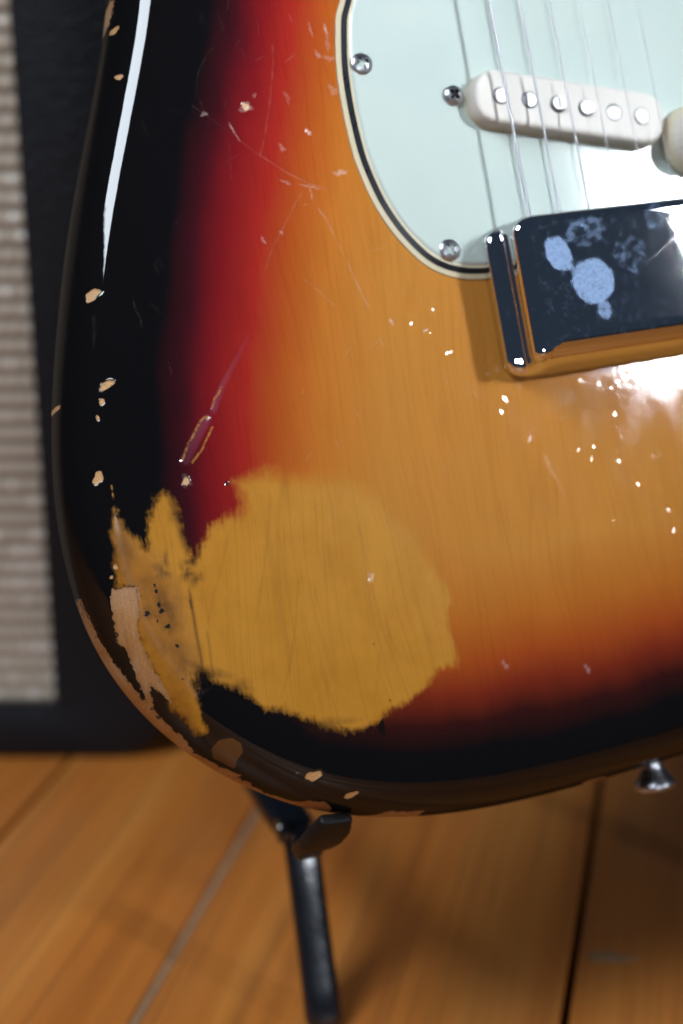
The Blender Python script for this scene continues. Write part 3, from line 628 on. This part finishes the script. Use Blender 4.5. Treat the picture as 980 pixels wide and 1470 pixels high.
# screws with a cross recess
NICKEL = NT('nickel'); 
nzz = NICKEL.noise(NICKEL.coord((900, 900, 900)), 1, 3)
NICKEL.set(color=NICKEL.mix(nzz, (0.42, 0.42, 0.46), (0.62, 0.62, 0.66)), rough=NICKEL.add(NICKEL.mul(nzz, 0.15), 0.22), metal=1.0)
NICKEL = NICKEL.m
RECESS_SHADE = plain('screw_recess_shade', (0.010, 0.009, 0.009), 0.85, noise_scale=900, noise_amt=0.5)  # black colour standing in for the shade inside the cross recess
def screw_mesh(r=3.6, dome=1.15, rim=0.5):
    nr, na = 30, 72; v = []; f = []
    for k in range(nr):
        rho = r * (k / (nr - 1))
        for i in range(na):
            a = 2 * pi * i / na; x, y = rho * cos(a), rho * sin(a)
            z = rim + dome * (1 - (rho / r) ** 2) ** 0.8
            arm = 0.56 + 0.16 * max(0, 1 - rho / (0.55 * r))
            inx = min(abs(x), abs(y)); lng = max(abs(x), abs(y))
            dep = max(0, min(1, (arm - inx) / 0.16 + 0.5)) * max(0, min(1, (0.56 * r - lng) / 0.25 + 0.5))
            z -= dep * (1.5 - 0.5 * lng / r)
            v.append((x * MM, y * MM, z * MM))
    for i in range(na):
        a = 2 * pi * i / na; v.append((r * cos(a) * MM, r * sin(a) * MM, -0.5 * MM))
    for k in range(nr):
        for i in range(na):
            j = (i + 1) % na
            if k == nr - 1: f.append((k * na + j, k * na + i, (k + 1) * na + i, (k + 1) * na + j)[::-1] if False else (k * na + i, (k + 1) * na + i, (k + 1) * na + j, k * na + j))
            elif k == 0: f.append((i, na + i, na + j))
            else: f.append((k * na + i, (k + 1) * na + i, (k + 1) * na + j, k * na + j))
    me = poly_mesh('screw', v, f, True, 45); me.materials.append(NICKEL); me.materials.append(RECESS_SHADE)
    for p in me.polygons:
        x, y = p.center.x / MM, p.center.y / MM; inx, lng = min(abs(x), abs(y)), max(abs(x), abs(y))
        if inx < 0.62 and lng < 0.60 * r and lng < r * 0.9: p.material_index = 1
    return me
SM = screw_mesh()
for (x, y, ro) in [(-70.9,242.1,20),(-52.2,179.2,35)]:
    o = link('pickguard_screw', SM, NICKEL, guitar); o.location = (x * MM, y * MM, 2.0 * MM); o.rotation_euler = (0, 0, radians(ro))
SM2 = screw_mesh(3.3, 1.4, 1.2)
(psx, psy, psr), = [(-41.3,229.3,40)]

# bridge pickup
def aged_white():
    t = NT('aged_white_plastic')
    v = t.coord((1000, 1000, 1000)); nz = t.noise(t.coord((0.12, 0.12, 0.12), vec=v), 1, 3, 0.6); fn = t.noise(t.coord((2, 2, 2), vec=v), 1, 3)
    geo = t.new('ShaderNodeSeparateXYZ'); t.put(geo.inputs[0], v)
    low = t.step(geo.outputs[2], 7.0, 2.6)                      # yellowed grime near the pickguard
    c = t.mix(nz, (0.58, 0.55, 0.50), (0.66, 0.63, 0.585)); c = t.mix(t.mul(low, 0.55), c, (0.52, 0.40, 0.20))
    return t.set(color=c, rough=t.add(t.mul(fn, 0.15), 0.40), spec=0.3)
AGED = aged_white()
poles = [(-27.9,226.1),(-17.4,223.7),(-7.3,221.7),(3.8,219.7),(12.9,217.5),(23.1,215.0)]
pc = ((poles[0][0] + poles[5][0]) / 2, (poles[0][1] + poles[5][1]) / 2)
pa = math.atan2(poles[5][1] - poles[0][1], poles[5][0] - poles[0][0])
def stadium(hl, r, z, n=24, cx=0, cy=0, ex=2.4):
    pts = []
    for i in range(2 * n):
        a = pi / 2 + pi * i / (n - 1) if i < n else -pi / 2 + pi * (i - n) / (n - 1)
        sx = -1 if i < n else 1
        ca, sa = cos(a), sin(a)
        pts.append(((cx + sx * hl + r * np.sign(ca) * abs(ca) ** (2 / ex)) * MM, (cy + r * np.sign(sa) * abs(sa) ** (2 / ex)) * MM, z * MM))
    return pts
HL, PR = 26.0, 8.9
pk = link('pickup_cover', loft('pickup_cover', [stadium(HL, PR + 0.5, 2.3), stadium(HL, PR + .25, 5.5), stadium(HL, PR - 0.1, 7.8), stadium(HL, PR - 0.5, 8.6), stadium(HL, PR - 1.1, 9.0), stadium(HL, PR - 2.0, 9.15)], (False, True), True, 50), AGED, guitar)
pk.location = (pc[0] * MM, pc[1] * MM, 0); pk.rotation_euler = (0, 0, pa)
POLE = NT('pole_metal'); pn = POLE.noise(POLE.coord((800, 800, 800)), 1, 3)
POLE.set(color=POLE.mix(pn, (0.28, 0.28, 0.29), (0.44, 0.44, 0.45)), rough=0.42, metal=0.9); POLE = POLE.m
HOLE = plain('hole_shadow', (0.03, 0.028, 0.026), 0.8, noise_scale=500, noise_amt=0.4)
stag = [0.4, 0.5, 1.3, 1.2, 0.1, 0.5]
pm = lathe('pole_piece', [(2.5 * MM, -2 * MM), (2.5 * MM, -0.25 * MM), (2.25 * MM, 0.0), (1.2 * MM, 0.03 * MM)], 28)
rm = lathe('pole_gap', [(2.95 * MM, -0.3 * MM), (2.9 * MM, 0.04 * MM), (2.3 * MM, 0.03 * MM)], 28, close=(False, True))
for k in range(6):
    xk = -25.8 + 51.6 * k / 5
    o = link('pole_piece', pm, POLE, pk); o.location = (xk * MM, 0, (9.15 + stag[k]) * MM)
    o = link('pole_gap', rm, HOLE, pk); o.location = (xk * MM, 0, 9.13 * MM)
o = link('pickup_screw', SM2, NICKEL, guitar); o.location = (psx * MM, psy * MM, 2.2 * MM); o.rotation_euler = (0, 0, radians(psr))
o = link('pickup_screw', SM2, NICKEL, guitar); o.location = ((2 * pc[0] - psx) * MM, (2 * pc[1] - psy) * MM, 2.2 * MM)

# volume knob
kn = link('volume_knob', lathe('volume_knob', [(12.4 * MM, 0), (12.6 * MM, 0.8 * MM), (12.2 * MM, 2.2 * MM), (9.6 * MM, 5.5 * MM), (8.7 * MM, 7 * MM), (8.3 * MM, 14 * MM), (7.6 * MM, 15 * MM), (3 * MM, 15.2 * MM)], 96, mod=lambda a, z: 1 + (0.02 * cos(a * 24) if 0.0065 < z < 0.0145 else 0)), AGED, guitar)
kn.location = (44.5 * MM, 206 * MM, 2.9 * MM)

# strings
def string_mat():
    t = NT('string_steel')
    w = t.new('ShaderNodeTexWave', wave_type='BANDS', bands_direction='Y'); t.put(w.inputs['Vector'], t.coord((1, 1, 1))); w.inputs['Scale'].default_value = 700
    return t.set(color=(0.44, 0.44, 0.46), rough=0.30, metal=1.0, normal=t.bump(w.outputs['Fac'], 0.3, 0.0002))
STR = string_mat()
rad = [0.52, 0.41, 0.31, 0.21, 0.17, 0.14]
for k in range(6):
    s = k - 2.5
    x0, x1 = s * 11.0, s * 10.6 - 1.0
    rings = []
    for y, z, x in ((150, 14.0, x0), (400, 11.5, x1)):
        rings.append([((x + rad[k] * cos(2 * pi * i / 10)) * MM, y * MM, (z + rad[k] * sin(2 * pi * i / 10)) * MM) for i in range(10)])
    link('string', loft('string', rings, (True, True), True, 80), STR, guitar)

# neck heel where the strings run on
MAPLE = plain('maple', (0.50, 0.26, 0.09), 0.35, noise_scale=60, noise_amt=0.25)
ROSE = plain('rosewood', (0.045, 0.02, 0.012), 0.5, noise_scale=90, noise_amt=0.4)
nk = link('neck', box_mesh('neck', (-28 * MM, 341 * MM, -8 * MM), (28 * MM, 420 * MM, 3 * MM), 2.5 * MM, 3), MAPLE, guitar)
link('fingerboard', box_mesh('fingerboard', (-28 * MM, 340 * MM, 3.05 * MM), (28 * MM, 421 * MM, 8 * MM), 1.2 * MM, 3), ROSE, nk)

# chrome bridge cover
def chrome():
    t = NT('smudged_chrome')
    v = t.coord((1000, 1000, 1000))
    m = t.attr('print'); nz = t.noise(t.coord((0.35, 0.35, 0.35), vec=v), 1, 4, 0.65); fn = t.noise(t.coord((0.9, 0.9, 0.9), vec=v), 1, 4, 0.6)
    top = t.attr('topface')
    smear = t.mul(t.step(nz, 0.50, 0.80), 0.11)
    ridge = t.step(fn, 0.30, 0.60)
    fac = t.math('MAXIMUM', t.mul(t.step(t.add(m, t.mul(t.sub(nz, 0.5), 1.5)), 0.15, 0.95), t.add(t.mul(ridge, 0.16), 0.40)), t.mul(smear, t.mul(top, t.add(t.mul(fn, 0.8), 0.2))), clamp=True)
    t.set(color=(0.90, 0.91, 0.93), rough=t.add(t.mul(fn, 0.015), 0.010), metal=1.0, normal=t.bump(t.noise(t.coord((0.05, 0.08, 0.05), vec=v), 1, 2), 0.04, 0.001))
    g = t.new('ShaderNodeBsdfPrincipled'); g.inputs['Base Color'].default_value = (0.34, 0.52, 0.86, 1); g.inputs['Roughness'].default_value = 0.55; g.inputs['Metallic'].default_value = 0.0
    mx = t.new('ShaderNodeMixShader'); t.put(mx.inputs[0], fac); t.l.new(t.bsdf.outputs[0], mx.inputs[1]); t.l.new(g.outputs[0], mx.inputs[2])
    t.l.new(mx.outputs[0], t.out.inputs[0]); return t.m
PRINTS = [(-24.1,170.2,4.4,6.0,15,1.0),(-13.7,160.0,7.6,7.6,0,1.0),(-11.5,150.6,2.6,3.6,20,0.7),(-20.2,164.6,1.2,4.5,40,0.7),(-13.1,176.2,8.0,5.0,10,0.35),(1.2,167.8,6.5,7,0,0.28),(12.9,178.0,5,5,0,0.3)]
def cover_mesh():
    x0, x1, y0, y1 = -38.4, 38.4, 134.2, 185.0
    rc = 7.0
    # rounded rectangle with outward normals
    hx, hy = (x1 - x0) / 2, (y1 - y0) / 2; cx, cy = (x0 + x1) / 2, (y0 + y1) / 2
    pts = []
    per = [(hx - rc, hy - rc), (-(hx - rc), hy - rc), (-(hx - rc), -(hy - rc)), (hx - rc, -(hy - rc))]
    for k, (ax, ay) in enumerate(per):
        bx, by = per[(k + 1) % 4]
        for i in range(14):
            a = radians(90 * k + 90 * i / 14); pts.append((ax + rc * cos(a), ay + rc * sin(a), cos(a), sin(a)))
        a = radians(90 * (k + 1)); L = sqrt((bx - ax) ** 2 + (by - ay) ** 2); mseg = max(2, int(L / 1.6))
        for i in range(mseg): pts.append((ax + (bx - ax) * i / mseg + rc * cos(a), ay + (by - ay) * i / mseg + rc * sin(a), cos(a), sin(a)))
    ridge = [(0.6, 0.3), (-1.2, 1.0), (-2.3, 2.4), (-2.4, 4.2), (-1.4, 5.8), (0.6, 6.6), (2.4, 7.2), (3.0, 8.6), (3.6, 14.5), (3.4, 15.6), (2.0, 16.4), (0.6, 17.6), (0.0, 19.4), (0.2, 21.4), (1.2, 22.6), (2.6, 23.25), (4.2, 23.45), (6.0, 23.5), (8.0, 23.5)]
    tail = [(0.3, 0.3), (0.0, 0.9), (0.0, 2.0), (0.05, 3.2), (0.1, 4.4), (0.25, 6.0), (0.45, 7.6), (0.8, 9.4), (1.4, 11.6), (2.0, 13.2), (2.8, 15.0), (3.9, 16.8), (5.0, 18.3), (6.3, 19.7), (7.8, 21.0), (9.4, 22.1), (11.2, 22.9), (13.0, 23.35), (15.0, 23.5)]
    neck = [(0.3, 0.3), (0.0, 0.9), (0.0, 2.0), (0.05, 3.2), (0.1, 4.0), (0.15, 4.6), (0.25, 6.0), (0.5, 9.0), (0.7, 13.0), (0.8, 15.0), (0.9, 17.0), (1.0, 19.0), (1.2, 20.6), (1.5, 21.8), (2.0, 22.6), (2.9, 23.2), (4.0, 23.45), (5.5, 23.5), (7.0, 23.5)]
    crown = lambda x, y: 0.024 * (38 - x) + 0.010 * (185 - y)
    tail = [(a * 0.72, b) for a, b in tail]
    def fine(p, m=4):
        p = np.array(p); o = []
        for i in range(len(p) - 1):
            p0, p1, p2, p3 = p[max(i - 1, 0)], p[i], p[i + 1], p[min(i + 2, len(p) - 1)]
            for t in np.arange(m) / m: o.append(0.5 * ((2 * p1) + (p2 - p0) * t + (2 * p0 - 5 * p1 + 4 * p2 - p3) * t * t + (3 * p1 - p0 - 3 * p2 + p3) * t ** 3))
        return o + [p[-1]]
    ridge, tail, neck = fine(ridge), fine(tail), fine(neck)
    V = []; T = []
    for k in range(len(ridge)):
        for (x, y, ux, uy) in pts:
            w = ux * ux; w = w * w * (3 - 2 * w)
            o = tail if uy < 0 else neck
            d = ridge[k][0] * w + o[k][0] * (1 - w); z = ridge[k][1] * w + o[k][1] * (1 - w)
            px_, py_ = x - d * ux, y - d * uy
            # taper: side walls lean inwards
            lean = 1 - 0.030 * (z / 24)
            z -= crown(px_, py_ + cy) * max(0.0, (z - 8) / 15.5)
            V.append((px_ * lean + cx, py_ + cy, z)); T.append(1.0 if k >= len(ridge) - 9 else 0.2)
    n = len(pts); F = []
    for k in range(len(ridge) - 1):
        for i in range(n):
            j = (i + 1) % n; F.append((k * n + i, k * n + j, (k + 1) * n + j, (k + 1) * n + i))
    last = V[-n:]
    # top sheet: concentric rings to the middle with a slight crown
    base = len(V) - n
    for q in range(1, 41):
        f_ = 1 - q / 40.0 * 0.995
        for (x, y, z) in last: 
            xx, yy = cx + (x - cx) * f_, cy + (y - cy) * f_
            V.append((xx, yy, z + crown(x, y) - crown(xx, yy))); T.append(1.0)
        nb = len(V) - n
        for i in range(n):
            j = (i + 1) % n; F.append((base + i, base + j, nb + j, nb + i))
        base = nb
    F.append(tuple(base + i for i in range(n)))
    me = poly_mesh('bridge_cover', [(x * MM, y * MM, z * MM) for x, y, z in V], F, True, 60)
    P2 = np.array(V)[:, :2]; zz = np.array(V)[:, 2]; pr = np.zeros(len(V))
    for x, y, rx, ry, ro, k in PRINTS:
        Q = P2 - (x, y); a = radians(ro); Q = np.stack([Q[:, 0] * cos(a) + Q[:, 1] * sin(a), -Q[:, 0] * sin(a) + Q[:, 1] * cos(a)], 1)
        rr = np.hypot(Q[:, 0] / rx, Q[:, 1] / ry); pr = np.maximum(pr, np.clip((1.08 - rr) * 4.5, 0, 1) * k)
    pr[zz < 20.0] = 0
    for nm, a in (('print', pr), ('topface', np.array(T))):
        me.attributes.new(nm, 'FLOAT', 'POINT').data.foreach_set('value', a.astype(np.float32))
    return me
bc = link('bridge_cover', cover_mesh(), chrome(), guitar); bc['label'] = 'chrome bridge cover with fingerprints'

# strap button on the tail
sb = link('strap_button', lathe('strap_button', [(4.6 * MM, -1.0 * MM), (4.6 * MM, 0.4 * MM), (3.9 * MM, 1.2 * MM), (3.7 * MM, 3.0 * MM), (4.4 * MM, 5.2 * MM), (6.0 * MM, 7.8 * MM), (7.3 * MM, 9.6 * MM), (7.6 * MM, 10.6 * MM), (7.2 * MM, 11.6 * MM), (5.5 * MM, 12.4 * MM), (2 * MM, 12.8 * MM)], 48, axis='Y'), NICKEL, guitar)
sb.location = (-1.0 * MM, -0.3 * MM, -22 * MM)

# ------------------------------------------------------------------ the stand
BLK = NT('black_enamel'); bn = BLK.noise(BLK.coord((500, 500, 500)), 1, 3, 0.6); bb = BLK.noise(BLK.coord((90, 90, 40)), 1, 3)
BLK.set(color=(0.006, 0.007, 0.010), rough=BLK.add(BLK.mul(bn, 0.10), 0.11), spec=0.8, normal=BLK.bump(BLK.add(bb, BLK.mul(bn, 0.15)), 0.14, 0.0015)); BLK = BLK.m
RUB = NT('worn_rubber'); rn = RUB.noise(RUB.coord((700, 700, 700)), 1, 4, 0.7)
RUB.set(color=RUB.mix(rn, (0.004, 0.004, 0.005), (0.010, 0.009, 0.009)), rough=0.42, spec=0.22, normal=RUB.bump(rn, 0.5, 0.0008)); RUB = RUB.m
def rrect(w, h, r, n=5):
    pts = []
    for k, (sx, sy) in enumerate(((1, 1), (-1, 1), (-1, -1), (1, -1))):
        for i in range(n + 1):
            a = radians(90 * k + 90 * i / n); pts.append((sx * (w / 2 - r) + r * cos(a), sy * (h / 2 - r) + r * sin(a)))
    return pts
def sweep(name, path, sizes, wdir, mat, parent, rfrac=0.42, ends=3):
    """rounded-rectangle bar along a path; sizes = (width, height) per point, wdir = width direction"""
    P = [Vector(p) for p in path]; rings = []
    def frame(i):
        t = (P[min(i + 1, len(P) - 1)] - P[max(i - 1, 0)]).normalized(); w = (wdir - t * wdir.dot(t)).normalized(); return t, w, t.cross(w)
    def ring(c, w, h, sw, sh): return [tuple(c + w * x + h * y) for x, y in rrect(sw, sh, min(sw, sh) * rfrac)]
    t, w, h = frame(0); s = sizes[0]; cap = min(s) * 0.32
    for k in range(ends): a = pi / 2 * k / ends; rings.append(ring(P[0] - t * cap * cos(a), w, h, s[0] - 2 * cap * (1 - sin(a)), s[1] - 2 * cap * (1 - sin(a))))
    for i in range(len(P)):
        t, w, h = frame(i); rings.append(ring(P[i], w, h, *sizes[i]))
    t, w, h = frame(len(P) - 1); s = sizes[-1]; cap = min(s) * 0.32
    for k in range(1, ends + 1): a = pi / 2 * k / ends; rings.append(ring(P[-1] + t * cap * sin(a), w, h, s[0] - 2 * cap * (1 - cos(a)), s[1] - 2 * cap * (1 - cos(a))))
    return link(name, loft(name, rings, (True, True), True, 50), mat, parent)
stand = empty('guitar_stand', (-0.0075, 0.475, 0))
tag(stand, 'black metal guitar stand with hooked cradle arm under the sunburst body', 'guitar stand')
so = stand.location.copy()
NV = Vector((0.308264,-0.880749,0.359519)); XV = Vector((0.934434,0.351193,0.059136))
def side(dx):
    sh = XV * dx; sh.z = 0; dz = Vector((0, 0, dx * 0.0591 / 0.94))
    def L(x, y, z): return Vector((x, y, z)) + sh + dz - so
    foot = Vector((-0.0070, 0.475, 0.0035)) + sh - so; bend = L(-0.0157, 0.5000, 0.0645)
    path = [foot.lerp(bend, k / 6) for k in range(7)]
    sweep('leg', path, [(0.0140, 0.0130), (0.0138, 0.0122)] + [(0.0134, 0.0116)] * 5, Vector((1, 0.1, 0)), BLK, stand, 0.24, 4)
    up = [L(-0.0165, 0.5020, 0.0665), L(-0.0245, 0.5150, 0.0710), L(-0.0400, 0.5450, 0.0810), L(-0.0700, 0.6000, 0.1080)]
    sweep('upper_leg', up, [(0.0150, 0.0100), (0.0160, 0.0100), (0.0160, 0.0100), (0.0120, 0.0100)], Vector((0.9, 0.3, 0)), BLK, stand, 0.36, 4)
    arm = [L(-0.0150, 0.4980, 0.0710), L(-0.0130, 0.4760, 0.0800), L(-0.0120, 0.4560, 0.0880), L(-0.0112, 0.4400, 0.0960)]
    sweep('cradle_arm', arm, [(0.0100, 0.0055)] * 4, XV, BLK, stand, 0.4)
    hook = [L(-0.0118, 0.4440, 0.0965), L(-0.0107, 0.4340, 0.1015), L(-0.0090, 0.4252, 0.1070), L(-0.0066, 0.4190, 0.1125), L(-0.0040, 0.4146, 0.1185), L(-0.0020, 0.4118, 0.1240)]
    sweep('hook_pad', hook, [(0.0110, 0.0045), (0.0125, 0.0048), (0.0145, 0.0050), (0.0155, 0.0048), (0.0150, 0.0044), (0.0115, 0.0040)], (XV + Vector((0, -0.1, 0.05))), RUB, stand, 0.45, 4)
    pv = link('pivot_cap', lathe('pivot_cap', [(0.0045, -0.003), (0.0052, -0.0015), (0.0052, 0.0015), (0.0045, 0.003), (0.002, 0.0036)], 24), BLK, stand)
    pv.location = L(-0.0215, 0.4950, 0.0720); pv.rotation_euler = (0, -pi / 2, 0.2)
    e = up[-1]; sweep('rear_leg', [Vector((e.x - 0.01, e.y + 0.11, -so.z + 0.005)), e], [(0.010, 0.010)] * 2, XV, BLK, stand)
    return e
e0 = side(0.0); e1 = side(0.224)
sweep('cross_bar', [e0 + Vector((0.004, 0.004, 0)), e1 + Vector((-0.004, 0.004, 0))], [(0.009, 0.009)] * 2, Vector((0, 0, 1)), BLK, stand)
